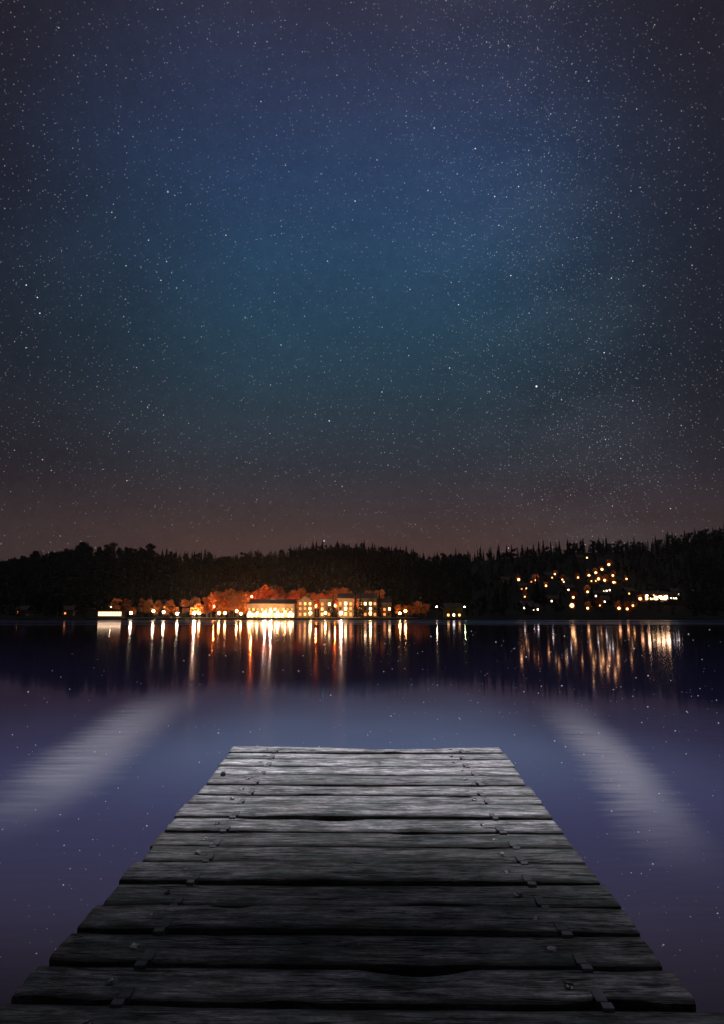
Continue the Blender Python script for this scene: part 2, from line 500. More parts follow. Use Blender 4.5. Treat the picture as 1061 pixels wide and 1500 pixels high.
def lamp(head, label, r, m, group, base_z=None):
    gz = ground(head.x, head.y) if base_z is None else base_z
    t = empty('street_lamp', (head.x, head.y, gz)); tag(t, label, 'street lamp', group)
    h = max(head.z - gz, 1.5)
    bm = bmesh.new()
    tube(bm, [(0, 0, -.3), (0, 0, .5), (0, 0, .55), (0, 0, h - r)], [.12, .11, .06, .05], 8)
    tube(bm, [(0, 0, h - r - .08), (0, 0, h - r + .05)], [.16, .2], 8)
    bm_obj('post', bm, m_post, t)
    key = (round(r, 2), m.name)
    if key not in _globes:
        me = globe_mesh(r); me.materials.append(m); _globes[key] = me
    link_mesh('globe', _globes[key], t, (0, 0, h))
    bm = bmesh.new()
    tube(bm, [(0, 0, h + r * .92), (0, 0, h + r * 1.05), (0, 0, h + r * 1.3)], [r * .6, r * .45, .03], 8)
    bm_obj('cap', bm, m_post, t)
    return t
SL = ['globe lamp on the quay just right of the long lit pavilion', 'globe lamp left of a close pair, second from the lit pavilion', 'globe lamp third from the lit pavilion along the quay',
      'lone globe lamp on the quay between the pavilion and the red trees', 'left lamp of the close pair before the red-lit trees', 'right lamp of the close pair before the red-lit trees',
      'left lamp of the bright pair under the reddest trees', 'right lamp of the bright pair under the reddest trees', 'upper left lamp of the pair at the restaurant corner', 'lower right lamp of the pair at the restaurant corner',
      'first lamp from the left before the long restaurant front', 'second lamp from the left before the long restaurant front', 'third lamp from the left before the long restaurant front', 'middle lamp of the row before the long restaurant front',
      'third lamp from the right before the long restaurant front', 'second lamp from the right before the long restaurant front', 'last lamp on the right before the long restaurant front',
      'globe lamp before the gabled guest house', 'globe lamp before the narrow second block beside the dark poplar', 'globe lamp before the middle block with stacked lit windows', 'globe lamp before the broad end block of the hotel',
      'lower lamp of the last pair at the right end of the quay', 'upper lamp of the last pair at the right end of the quay']
for (px, py), lab in zip(SHORE, SL):
    lamp(at_depth(px, py, 338 + rnd.uniform(-1, 2)), lab, (.5 if 360 < px < 430 else .58), m_bulb_strong if px in (285, 388, 397, 500) else (m_bulb if px > 280 else m_bulb_white), 'globe lamps along the quay')
HL = ['lone bright lamp at the left edge of the hillside village', 'second bright lamp of the village, right of the lone one', 'dim lamp just below the second bright village lamp', 'small lamp highest of the village left part', 'faint lamp between the village and the climbing row, left one', 'faint lamp just left of the climbing row',
      'topmost lamp of the row climbing the hill', 'second lamp from the top of the climbing row', 'third lamp from the top of the climbing row', 'lowest lamp of the row climbing the hill',
      'left lamp of the pair under the climbing row', 'right lamp of the pair under the climbing row', 'lamp right of the pair under the climbing row', 'small lamp right of the climbing row', 'small lone lamp farthest right beside the climbing row',
      'lamp alone in the dark below the climbing row', 'lamp above the big glowing lamp near the shore', 'big glowing orange lamp low on the slope near the shore', 'lamp by the shore right of the big glowing lamp',
      'left lamp of three curving up to the floodlit hall', 'middle lamp of three curving up to the floodlit hall', 'right lamp of three curving up to the floodlit hall', 'bright lamp at the left end of the floodlit hall', 'single white lamp on the high meadow under the ridge',
      'tiny lamp above the row of lit shore cottage windows', 'tiny lamp among dark trees left of the three curving lamps']
for (px, py, w), lab in zip(SLOPE, HL):
    P = on_slope(px, py, 4.5)
    r = .78 * w ** .6 * (P.y / 450)
    lamp(P, lab, r, m_bulb_hill, 'street lamps on the hillside')
for px, lab in ((433, 'added red glow lamp in the gap between restaurant and guest house'), (463, 'added red glow lamp in the gap right of the guest house'),
                (491, 'added red glow lamp in the gap left of the middle hotel block'), (521, 'added red glow lamp in the gap right of the middle hotel block'), (357, 'added red glow lamp under the trees at the left end of the restaurant')):
    X = at_depth(px, 900, 368).x  # red lamps added to light the trees behind the buildings
    lamp(Vector((X, 368, ground(X, 368) + 6.5)), lab, .26, m_bulb_red, 'added red glow lamps behind the hotel')
for px, py, lab in ((314, 889, 'small red lamp added to light the reddest trees, left one'), (327, 886, 'small red lamp added to light the reddest trees, middle one'), (340, 889, 'small red lamp added to light the reddest trees, right one'), (369, 874, 'red lantern high above the left end of the restaurant roof')):
    lamp(at_depth(px, py, 349 if px < 350 else 361), lab, .3, m_bulb_red, 'red lanterns and added red lamps among the trees')  # the three in the trees are added to make the foliage glow red
for px, py, m, lab in ((640, 889, m_bulb_white, 'pale lamp at the left end of the low lakeside house'), (681, 889, m_bulb_green, 'greenish lamp at the right end of the low lakeside house')):
    lamp(at_depth(px, py, 352), lab, .30, m, 'lamps of the low lakeside house')

# ------------------------------------------------------------------ buildings
m_wall = simple('ochre_render', (.15, .10, .06), .85, .15, .8)
m_wall2 = simple('timber_cladding', (.08, .05, .03), .85, .25, 1.5)
m_roof = simple('dark_roof_tiles', (.010, .008, .008), .9, .3, 2, spec=0.0)
m_win = emit('warm_window', (1.0, .50, .14), 3.5)
m_win_red = emit('red_window', (1.0, .28, .07), 2.0)
m_win_br = emit('bright_window', (1.0, .62, .24), 9)
m_win_flood = emit('floodlit_window', (1.0, .58, .22), 8)
m_win_pale = emit('pale_window', (1.0, .66, .30), 3.2)
m_win_white = emit('white_window', (1.0, .82, .58), 6)
m_glass = simple('dark_glass', (.012, .013, .016), .1, .2, 1)
m_door = simple('door_wood', (.08, .05, .03), .6, .2, 2)
def win_box(b, name, x, z, w, h, m, y=0.0):
    bm = bmesh.new(); add_box(bm, x - w / 2, x + w / 2, y - .06, y + .02, z - h / 2, z + h / 2)
    return bm_obj(name, bm, m, b)
def building(name, label, cat, X, Y, w, dp, h, roof, wins, mw=None, group=None, door=None, base=None, ry=0.0, over=.5):
    """front face at local y = 0; wins = (x, z, w, h, material)"""
    gz = ground(X, Y) if base is None else base
    b = empty(name, (X, Y, gz), ry); tag(b, label, cat, group)
    bm = bmesh.new()
    add_box(bm, -w / 2, w / 2, 0, dp, -2.5, h)
    if roof[0] == 'front':            # gable towards the lake
        v_ = [bm.verts.new(p) for p in ((-w/2, 0.001, h), (w/2, 0.001, h), (0, 0.001, h + roof[1]))]
        bm.faces.new(v_)
    bm_obj('wall', bm, mw or m_wall, b)
    bm = bmesh.new(); rh = roof[1]; t = .22
    if roof[0] == 'flat':
        add_box(bm, -w/2 - over, w/2 + over, -over, dp + over, h + .003, h + rh)
    else:
        if roof[0] == 'front': prof = [(-w/2 - over, h - .25), (0, h + rh), (w/2 + over, h - .25)]; ax = 0
        else: prof = [(-over, h - .15), (dp / 2, h + rh), (dp + over, h - .15)]; ax = 1
        lo, hi = ((-over, dp + over) if ax == 0 else (-w/2 - over, w/2 + over))
        def pt(q, e): return (q[0], e, q[1]) if ax == 0 else (e, q[0], q[1])
        for a, c in ((prof[0], prof[1]), (prof[1], prof[2])):
            v_ = [bm.verts.new(pt(q, e)) for q, e in ((a, lo), (c, lo), (c, hi), (a, hi))]
            u_ = [bm.verts.new(pt((q[0], q[1] + t), e)) for q, e in ((a, lo), (c, lo), (c, hi), (a, hi))]
            bm.faces.new(v_); bm.faces.new(u_)
            for i in range(4): bm.faces.new((v_[i], v_[(i+1) % 4], u_[(i+1) % 4], u_[i]))
    ro = bm_obj('roof', bm, m_roof, b)
    if roof[0] != 'flat':
        bm = bmesh.new(); cx = w * .22
        add_box(bm, cx - .35, cx + .35, dp * .45, dp * .45 + .7, h - .2, h + rh + .9)
        bm_obj('chimney', bm, m_wall2, ro)
    for x, z, ww, hh, m in wins: win_box(b, 'window', x, z, ww, hh, m)
    if door is not None: win_box(b, 'door', door, 1.05, 1.0, 2.1, m_door)
    return b
def front(px0, px1, py_top, Y):
    a = at_depth(px0, 900, Y); c = at_depth(px1, 900, Y); t = at_depth((px0 + px1) / 2, py_top, Y)
    return (a.x + c.x) / 2, c.x - a.x, t.z - .9
# pavilion with one long lit window band
X, w, h = front(144, 178, 893.5, 346)
building('lakeside_pavilion', 'long low pavilion with one bright band of windows at the left of the quay', 'pavilion', X, 346, w, 6, h, ('flat', .35),
         [(-w/2 + (i + .5) * w / 8, h * .52, w / 8 - .16, h * .5, m_win_pale) for i in range(8)], m_wall2)
lamp(at_depth(163, 889.5, 349), 'small pale lamp above the roof of the long lit pavilion', .14, m_bulb_white, 'globe lamps along the quay')
# long restaurant
X, w, h = front(362, 431, 884, 350)
ws = [(-w/2 + (i + .5) * w / 14, 1.5, w / 14 - .35, 1.9, m_win_br if i % 4 != 3 else m_win) for i in range(14)]
ws += [(-w/2 + (i + .5) * w / 11, 4.6, .9, 1.1, (m_win_red, m_win, m_win_red, m_win, m_win_red, m_win_br, m_win_br, m_win_red, m_win, m_win_red, m_win_red)[i]) for i in range(11)]
building('lakeside_restaurant', 'long two-storey restaurant with a blazing row of ground-floor windows', 'restaurant', X, 350, w, 10, h, ('side', 2.2), ws, door=-w * .36 + .9)
# gabled guest house
X, w, h = front(435, 459, 881, 352)
ws = [(x, z, 1.1, 1.3, m) for x, z, m in ((-2.6, 2, m_win_red), (0, 2, m_win), (2.6, 2, m_win), (-2.6, 5, m_win_red), (0, 5, m_win_red), (2.6, 5, m_win_br), (-2.6, 7.6, m_win_red), (0, 7.6, m_win), (2.6, 7.6, m_win))]
building('guest_house', 'gabled guest house with three rows of orange windows right of the restaurant', 'guest house', X, 352, w, 10, h, ('front', 3.0), ws, door=-1.3)
# hotel blocks
X, w, h = front(468, 487, 877, 354)
ws = [(x, z, 1.1, 1.4, m) for x, z, m in ((-2, 2, m_win), (1.6, 2, m_win_red), (-2, 4.8, m_win), (1.6, 4.8, m_glass), (-2, 7.4, m_win_red), (1.9, 7.4, m_win_br))]
building('hotel_block', 'narrow tall block with few orange windows between guest house and dark conifer', 'hotel', X, 354, w, 9, h, ('flat', .5), ws, door=.0)
X, w, h = front(495, 518, 876, 352)
ws = [(x, z, 1.2, 1.5, m) for x, z, m in ((-2.8, 2, m_win_red), (0, 2.2, m_win), (2.7, 2, m_win_red), (-2.8, 5, m_glass), (0, 5, m_win_br), (2.7, 5, m_win_red), (-2.8, 7.6, m_win_red), (0, 7.7, m_win_br), (2.7, 7.6, m_win_red))]
building('hotel_block', 'middle hotel block with a bright column of stacked windows', 'hotel', X, 352, w, 10, h, ('side', 2.4), ws, door=1.4)
X, w, h = front(524, 552, 876, 355)
ws = [(x, z, 1.2, 1.4, m) for x, z, m in ((-3.6, 2, m_win_red), (-1, 2, m_win_red), (1.8, 2, m_win), (4.2, 2, m_win_red), (-3.6, 5, m_win_red), (-1, 5, m_glass), (1.8, 5, m_win_br), (4.2, 5, m_glass),
                                          (-3.6, 7.7, m_win), (-1, 7.7, m_win_br), (1.8, 7.7, m_win_br), (4.2, 7.7, m_win_red))]
building('hotel_block', 'broad end block of the hotel with bright top-floor windows', 'hotel', X, 355, w, 11, h, ('side', 2.6), ws, door=.4)
X, w, h = front(553, 574, 882, 358)
ws = [(x, z, 1.1, 1.3, m) for x, z, m in ((-2.6, 2, m_win), (0, 2, m_win_red), (2.2, 2, m_glass), (-2.6, 4.6, m_win_red), (0, 4.6, m_win_red), (2.7, 4.9, m_win_br))]
building('annex_house', 'low annex with a lit upper corner window left of the tall dark poplar', 'house', X, 358, w, 9, h, ('side', 2.0), ws, door=1.1)
# low lakeside house between the two pale lamps
X, w, h = front(652, 678, 890, 356)
building('lakeside_house', 'low house with three dim windows between two pale lamps by the shore', 'house', X, 356, w, 8, h, ('side', 2.2),
         [(-3, 1.6, 1.1, 1.2, m_win), (0, 1.6, 1.1, 1.2, m_win_white), (3, 1.6, 1.1, 1.2, m_win)], m_wall2, door=1.5)
# floodlit hall on the slope
P = on_slope(962, 882, 0); Yh = P.y
hall = building('floodlit_hall', 'wide hall with a glaring lit front on the right slope', 'hall', P.x, Yh, 15.5, 9, 4.6, ('side', 2.0),
                [(-5.6 + 2.8 * i, 2.3, 2.3, 2.2, m_win_flood) for i in range(5)], base=P.z + .3)
m_yard = simple('gravel', (.03, .026, .02), .95, .2, 1.0)
bm = bmesh.new(); add_box(bm, P.x - 11, P.x + 12, Yh - 12, Yh - .02, P.z - 6, P.z + .29)
tag(bm_obj('forecourt', bm, m_yard), kind='structure')
for px, lab in ((948, 'left floodlight post before the glaring hall'), (957, 'second floodlight post before the glaring hall'), (967, 'third floodlight post before the glaring hall'), (976, 'right floodlight post before the glaring hall')):
    H = at_depth(px, 873.5 + (px % 3) * .8, Yh - 5)
    lamp(H, lab, .95, m_bulb_flood, 'floodlight posts before the hall')
# houses on the hillside
HOUSES = [
 (742, 856, 'pale hillside house left of the lone bright lamp', [(-1.8, m_win), (1.8, m_glass)]),
 (775, 856, 'hillside house between the two bright village lamps', [(-1.8, m_win), (1.8, m_win_red)]),
 (768, 866, 'house with two faint windows under the lone bright lamp', [(-1.6, m_win_red), (1.6, m_win)]),
 (806, 849, 'small house under the highest lamp of the village left part', [(-1.4, m_glass), (1.6, m_win)]),
 (829, 856, 'house with one lit window left of the climbing row', [(-1.6, m_win_white), (1.6, m_glass)]),
 (836, 868, 'house with one white window above the big orange lamp', [(-1.5, m_win_white), (1.5, m_glass)]),
 (870, 855, 'house lit orange below the lowest lamp of the climbing row', [(-1.6, m_win), (1.6, m_win)]),
 (905, 857, 'house at the right foot of the climbing row', [(-1.6, m_win), (1.6, m_glass)]),
 (889, 869, 'house with a cluster of small white windows below the row', [(-2.3, m_win_white), (0, m_win_white), (2.3, m_win_white)]),
 (877, 877, 'dim house under the cluster of white windows', [(-1.6, m_win_white), (1.6, m_glass)]),
 (889, 886, 'house with one pale window left of the three curving lamps', [(-1.4, m_win_white), (1.6, m_glass)]),
 (775, 894, 'shore cottage with a row of four small white windows', [(-3, m_win_white), (-1, m_win_white), (1, m_glass), (3, m_win_white)]),
 (785, 898, 'shore cottage with two white windows right of the four-window one', [(-1.4, m_win_white), (1.4, m_win_white)]),
 (812, 885, 'cottage in dark trees with one grey-lit window', [(-1.5, m_win_white), (1.5, m_glass)]),
 (985, 880, 'house with four scattered white windows right of the glaring hall', [(-2.6, m_win_white), (-.8, m_win_white), (1, m_win_white), (2.7, m_win_white)]),
 (992, 874, 'upper house with two white windows right of the glaring hall', [(-1.6, m_win_white), (1.4, m_win_white)]),
 (925, 873, 'house with one lit window left above the glaring hall', [(-1.5, m_win), (1.5, m_glass)]),
 (851, 822, 'low farm shed on the high meadow under the ridge', [(-1.5, m_glass), (1.5, m_glass)]),
 (30, 902, 'dark boathouse with faint lit openings at the far left shore', [(-1.5, m_win_red), (1.5, m_glass)]),
 (98, 902, 'small dim hut at the left shore before the pavilion', [(-1, m_win_red), (1, m_glass)]),
 (237, 893, 'house with two dim upper windows behind the quay lamps', [(-1.4, m_win_red), (1.6, m_win_red)]),
]
for px, py, lab, wl in HOUSES:
    P = on_slope(px, py, .2)
    if P.y < 347: P = at_depth(px, py, 347); 
    w = max(6.5, 2 * max(abs(x) for x, _ in wl) + 2.4)
    building('hillside_house' if px > 700 else 'shore_house', lab, 'house', P.x, P.y, w, 6.5, 3.4, ('side', 2.3), [(x, 1.9 + (rnd.random() - .5) * .8, .9, 1.0, m) for x, m in wl], m_wall if rnd.random() < .5 else m_wall2,
             'houses on the hillside' if px > 700 else 'houses on the left shore', ry=rnd.uniform(-.3, .3))

# quay wall
bm = bmesh.new()
x0, x1 = at_depth(130, 905, 333).x, at_depth(612, 905, 333).x
nq = 60
for i in range(nq):
    a = x0 + (x1 - x0) * i / nq; b = x0 + (x1 - x0) * (i + 1) / nq
    add_box(bm, a + .02, b - .02, 332.2, 334.4, -1.5, 1.05)
add_box(bm, x0, x1, 332.0, 334.6, 1.053, 1.2)
tag(bm_obj('quay_wall', bm, simple('quay_stone', (.24, .21, .18), .85, .25, 1.2)), 'low stone quay wall along the far shore under the lamps', 'wall')

# shore trees behind the lamps
def shore_tree(px, Y, h, kind, lab, group, w=1.0):
    X = at_depth(px, 900, Y).x
    if kind == 'autumn': tree('autumn_tree', AUT[int(px) % 5], T_AUT, (X, Y, ground(X, Y)), h / 9 * w, lab, group=group, sz=h / 9)
    elif kind == 'conifer': tree('conifer_tree', CON[int(px) % 6], T_CON, (X, Y, ground(X, Y)), h / 13 * w, lab, group=group, sz=h / 13)
    else: tree('broadleaf_tree', BRO[int(px) % 4], T_BRO, (X, Y, ground(X, Y)), h / 15 * w, lab, group=group, sz=h / 15)
for px in (168, 186, 207, 218, 232, 250, 270, 283, 300):
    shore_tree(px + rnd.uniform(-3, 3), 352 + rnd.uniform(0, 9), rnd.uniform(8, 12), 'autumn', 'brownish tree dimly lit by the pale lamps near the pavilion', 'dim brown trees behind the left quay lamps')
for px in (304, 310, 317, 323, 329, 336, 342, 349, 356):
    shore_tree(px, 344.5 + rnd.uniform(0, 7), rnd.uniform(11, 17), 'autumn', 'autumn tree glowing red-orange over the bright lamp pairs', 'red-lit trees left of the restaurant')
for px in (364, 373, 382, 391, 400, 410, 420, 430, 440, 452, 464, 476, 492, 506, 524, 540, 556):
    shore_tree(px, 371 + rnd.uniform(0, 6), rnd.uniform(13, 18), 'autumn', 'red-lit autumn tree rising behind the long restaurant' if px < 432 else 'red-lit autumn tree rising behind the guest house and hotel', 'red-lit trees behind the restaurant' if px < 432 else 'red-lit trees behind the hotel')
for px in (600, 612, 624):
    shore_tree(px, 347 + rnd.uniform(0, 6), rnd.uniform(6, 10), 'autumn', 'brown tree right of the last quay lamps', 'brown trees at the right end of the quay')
for px, h, lab in ((488, 14, 'dark conifer between the narrow block and the middle block'), (521, 17, 'tall dark conifer right of the middle hotel block'), (528, 15, 'dark conifer at the left side of the broad end block'),
                   (556, 16, 'dark conifer between the broad end block and the annex'), (577, 20, 'tall dark poplar-like conifer right of the annex')):
    shore_tree(px, 349, h, 'conifer', lab, None, .62)
for px, h, lab in ((125, 14, 'big black tree left of the pavilion on the shore'), (58, 13, 'black bushy tree behind the far left boathouse'), (84, 11, 'low black tree between the boathouse and the dim hut')):
    shore_tree(px, 350, h, 'broad', lab, None)
for px, py, h, lab in ((731, 897, 15, 'large black conifer left of the shore cottages'), (788, 886, 20, 'tallest black conifer between shore cottages and village'), (797, 886, 15, 'black conifer right beside the tallest one'),
                       (742, 885, 13, 'black conifer below the pale hillside house'), (868, 888, 15, 'black conifer above the shore lamp right of the big glowing lamp'), (878, 894, 12, 'short black conifer left of the three curving lamps'), (822, 893, 12, 'black conifer left of the big glowing lamp'),
                       (710, 897, 12, 'black conifer by the shore right of the low lakeside house'), (952, 893, 10, 'black conifer by the shore below the glaring hall')):
    P = on_slope(px, py, 0); 
    if P.y < 345: P = at_depth(px, py, 345)
    tree('conifer_tree', CON[int(px) % 6], T_CON, (P.x, P.y, ground(P.x, P.y)), h / 13, lab)

# ------------------------------------------------------------------ the dock
VPD = ray(546, 865).normalized()
DX = VPD.cross(Vector((0, 0, 1))).normalized()
DN = DX.cross(VPD).normalized()
HD = 1.28                                    # eye above the boards
dock = empty('wooden_dock', (0, 0, 0))
M = Matrix((DX, VPD, DN)).transposed().to_4x4()
M.translation = EYE - DN * HD
dock.matrix_world = M
tag(dock, 'weathered grey plank dock running out over the lake', 'dock')
Mi = M.inverted()
def on_dock(px, py):
    d_ = Mi.to_3x3() @ ray(px, py)
    return (0 - d_.x * 0 + d_.x * (HD / -d_.z), d_.y * (HD / -d_.z))
m_wood, k = mat('weathered_plank')
tc = k.n('ShaderNodeTexCoord').outputs['Object']
rn = k.n('ShaderNodeObjectInfo').outputs['Random']
off = k.n('ShaderNodeCombineXYZ'); k.set(off.inputs[0], k.m('MULTIPLY', rn, 57.0)); k.set(off.inputs[1], k.m('MULTIPLY', rn, 13.0))
u = k.v('ADD', tc, off.outputs[0])
wv = k.noise(k.scale(u, (1.1, 3, 3)), 1.6, 3)[1]
u2 = k.v('ADD', u, k.v('SCALE', k.v('SUBTRACT', wv, (.5, .5, .5)), s=.05))
grain = k.m('ADD', k.m('MULTIPLY', k.noise(k.scale(u2, (3.4, 44, 44)), 1.7, 7, .72)[0], .55), k.m('MULTIPLY', k.noise(k.scale(u2, (2.4, 14, 14)), 1.7, 6, .75)[0], .45))
grain = k.m('ADD', .5, k.m('MULTIPLY', k.m('SUBTRACT', grain, .5), 1.9))
fineg = k.noise(k.scale(u2, (16, 110, 110)), 1.6, 6, .75)[0]
blot = k.noise(k.scale(u, (1.6, 5, 5)), 1.5, 5, .6)[0]
crack = k.noise(k.scale(u2, (.9, 26, 26)), 1.9, 2, .4)[0]
crk = k.ss(k.m('ABSOLUTE', k.m('SUBTRACT', crack, .5)), .0, .034, 1.0, 0.0)
crk = k.m('MULTIPLY', crk, k.ss(k.noise(k.scale(u, (2.2, 9, 9)), 1.0, 3)[0], .42, .56))
col = k.ramp(grain, [(.25, (.09, .085, .08)), (.40, (.26, .25, .245)), (.50, (.52, .505, .50)), (.66, (.88, .86, .87))])
col = k.v('SCALE', col, s=k.m('ADD', .46, k.m('MULTIPLY', rn, .62)))
col = k.mix(k.m('MULTIPLY', k.ss(fineg, .48, .64), .7), col, (.07, .068, .062))
col = k.mix(k.m('MULTIPLY', k.ss(blot, .52, .70), .75), col, (.10, .105, .09))
alg = k.noise(k.scale(u, (1.2, 3.2, 3)), 2.3, 6, .7)[0]
col = k.mix(k.m('MULTIPLY', k.ss(alg, .44, .66), .62), col, (.066, .125, .098))
brn = k.noise(k.scale(u, (.8, 4, 3)), 1.4, 3)[0]
col = k.mix(k.m('MULTIPLY', k.ss(brn, .56, .72), .45), col, (.26, .20, .14))
pat = k.noise(k.scale(u, (3.6, 9, 9)), 1.5, 7, .75)[0]
col = k.v('SCALE', col, s=k.ss(pat, .30, .66, .58, 1.62))
lich = k.noise(u, 16, 5, .75)[0]
col = k.mix(k.m('MULTIPLY', k.ss(lich, .62, .70), .55), col, (.62, .61, .60))
kv = k.n('ShaderNodeTexVoronoi'); k.set(kv.inputs['Vector'], k.scale(u2, (2.4, 6.5, 1.0))); kv.inputs['Scale'].default_value = 1.0
kc = k.n('ShaderNodeSeparateColor'); k.set(kc.inputs[0], kv.outputs['Color'])
knot = k.m('MULTIPLY', k.ss(kv.outputs['Distance'], .05, .17, 1.0, 0.0), k.m('LESS_THAN', kc.outputs[0], .22))
col = k.mix(k.m('MULTIPLY', knot, .8), col, (.05, .042, .034))
acr = k.n('ShaderNodeAttribute'); acr.attribute_name = 'across'
eg = k.m('ADD', k.m('MULTIPLY', k.m('ABSOLUTE', k.m('SUBTRACT', acr.outputs['Fac'], .5)), 2.0), k.m('MULTIPLY', k.m('SUBTRACT', blot, .5), 1.1))
col = k.mix(k.m('MULTIPLY', k.ss(eg, .62, 1.0), .72), col, (.06, .06, .052))
col = k.mix(k.m('MULTIPLY', crk, .9), col, (.015, .014, .013))
pr = principled(k, Base_Color=col, Roughness=k.m('ADD', .5, k.m('MULTIPLY', blot, .35)), Specular_IOR_Level=.35)
bmp = k.n('ShaderNodeBump'); bmp.inputs['Strength'].default_value = .9; bmp.inputs['Distance'].default_value = .016
hgt = k.m('SUBTRACT', k.m('ADD', grain, k.m('MULTIPLY', fineg, .35)), k.m('MULTIPLY', crk, 1.2))
k.set(bmp.inputs['Height'], hgt); k.t.links.new(bmp.outputs[0], pr.inputs['Normal'])
m_clip = simple('dull_grey_metal', (.17, .17, .18), .55, .35, 14, .3)
m_nail = simple('bright_nail', (.6, .6, .6), .5, .2, 30)
m_beam = simple('dark_wet_timber', (.06, .05, .042), .8, .3, 5)

ROWS = [1094, 1102.5, 1111, 1122.4, 1135, 1149, 1163.7, 1177, 1197.6, 1218.6, 1239.5, 1262, 1292, 1327, 1367, 1412, 1470]
LEFT = [344, 335, 330, 323, 312, 301, 288, 274, 256, 240, 221, 203, 174, 145, 108, 64, 8]
RIGHT = [729, 736, 744, 752, 760, 773, 783, 792, 806, 822, 838, 856, 878, 906, 938, 973, 1018]
YB = [on_dock(536, r)[1] for r in ROWS]
while YB[-1] > -1.4: YB.append(YB[-1] - rnd.uniform(.20, .225))
prnd = random.Random(21)
CLIPS = []
pl_objs = []
for i in range(len(YB) - 1):
    far_, near = YB[i], YB[i + 1]
    if i < len(ROWS) - 1:
        rm = (ROWS[i] + ROWS[i + 1]) / 2
        xl = on_dock((LEFT[i] + LEFT[i + 1]) / 2, rm)[0]; xr = on_dock((RIGHT[i] + RIGHT[i + 1]) / 2, rm)[0]
        xl += prnd.uniform(-.012, .012); xr += prnd.uniform(-.012, .012)
    else: xl, xr = -1.13 + prnd.uniform(-.03, .03), 1.07 + prnd.uniform(-.03, .03)
    gap = prnd.choice((.012, .014, .018, .022, .026))
    if i == 12: gap = .020
    if i == 15: gap = .030
    th = prnd.uniform(.045, .058); nx, ny = 90, 9
    yaw = prnd.uniform(-.004, .004); lift = prnd.uniform(-.006, .006); tilt = prnd.uniform(-.02, .02); bow = prnd.uniform(-.008, .008)
    if i == 12: yaw = .006
    bm = bmesh.new()
    y0, y1 = near + gap * .6, far_ - gap * .4
    grid = {}
    seed = i * 7.7
    for a in range(nx + 1):
        x = xl + (xr - xl) * a / nx
        q = (x - (xl + xr) / 2) / (xr - xl) * 2
        sag = bow * (1 - q * q)
        for b in range(ny + 1):
            f = b / ny
            y = y0 + (y1 - y0) * f
            # ragged long edges
            en = noise.noise(Vector((x * 5, seed, 0))) * .006 + noise.noise(Vector((x * 19, seed, 4))) * .0022
            ef = noise.noise(Vector((x * 5, seed, 9))) * .006 + noise.noise(Vector((x * 21, seed, 14))) * .0022
            chip = max(0, noise.noise(Vector((x * 3.1, seed, 30))) - .36) * .09
            chipf = max(0, noise.noise(Vector((x * 2.7, seed, 50))) - .38) * .09
            yy = y + (en + chip) * (1 - f) ** 2 + (ef - chipf) * f ** 2 + yaw * x
            if i == 0: yy -= .075 * math.exp(-((x - .12) / .52) ** 2) * f        # worn far edge
            z = lift + sag + tilt * (f - .5) * (y1 - y0) + .0022 * noise.noise(Vector((x * 4, y * 30, seed))) + .003 * noise.noise(Vector((x * 1.5, y * 8, seed)))
            z -= .0045 * (max(0, abs(f - .5) - .40) / .10) ** 2                   # eased arris
            xx = x
            if a == 0: xx += .008 * noise.noise(Vector((y * 24, seed, 70)))
            if a == nx: xx += .008 * noise.noise(Vector((y * 24, seed, 90)))
            grid[a, b] = bm.verts.new((xx, yy, z))
    for a in range(nx):
        for b in range(ny):
            bm.faces.new((grid[a, b], grid[a + 1, b], grid[a + 1, b + 1], grid[a, b + 1]))
    # skirt and underside
    loop = [grid[a, 0] for a in range(nx + 1)] + [grid[nx, b] for b in range(1, ny + 1)] + [grid[a, ny] for a in range(nx - 1, -1, -1)] + [grid[0, b] for b in range(ny - 1, 0, -1)]
    lowv = [bm.verts.new((v_.co.x, v_.co.y, v_.co.z * .3 - th)) for v_ in loop]
    for j in range(len(loop)):
        bm.faces.new((loop[j], lowv[j], lowv[(j + 1) % len(loop)], loop[(j + 1) % len(loop)]))
    bm.faces.new(lowv)
    nv = len(bm.verts)
    pl = bm_obj('plank', bm, m_wood, dock)
    at_ = pl.data.attributes.new('across', 'FLOAT', 'POINT')
    at_.data.foreach_set('value', [(j % (ny + 1)) / ny if j < (nx + 1) * (ny + 1) else 0.0 for j in range(nv)])
    for p_ in pl.data.polygons: p_.use_smooth = abs(p_.normal.z) > .6
    pl_objs.append(pl)
    # clips along two lines, one per gap, and a nail beside each
    ly = (near + far_) / 2
    for side, (xa, xb) in enumerate(((-.795, -.775), (.700, .690))):
        f_ = (near - YB[16]) / (YB[0] - YB[16])
        cx = xa + (xb - xa) * f_ + prnd.uniform(-.018, .018)
        wd = prnd.uniform(.030, .040); ln = prnd.uniform(.040, .062)
        bm = bmesh.new()
        zt = lift + .004
        edge_y = near + gap * .6 + yaw * cx
        add_box(bm, cx - wd / 2, cx + wd / 2, edge_y - .004, edge_y + ln, zt, zt + .006)               # leaf on this board
        add_box(bm, cx - wd / 2, cx + wd / 2, edge_y - .0095, edge_y - .0042, zt - .026, zt + .006)    # turned-down lip
        sx = -.010 if side == 0 else .010
        add_box(bm, cx - wd / 2 + sx, cx + wd / 2 + sx, edge_y - .040, edge_y - .0097, zt - .026, zt - .020 + .024)  # foot on the next board
        bmesh.ops.bevel(bm, geom=bm.edges[:], offset=.0012, segments=1, affect='EDGES')
        bm_obj('bracket', bm, m_clip, dock)
        bm = bmesh.new()
        bmesh.ops.create_uvsphere(bm, u_segments=10, v_segments=6, radius=.0042)
        for v_ in bm.verts: v_.co = Vector((v_.co.x + cx - .075 + prnd.uniform(-.015, .015), v_.co.y + ly + prnd.uniform(-.02, .02), max(v_.co.z, -.003) * .4 + lift + .002))
        bm_obj('nail', bm, m_nail, pl, smooth=True)
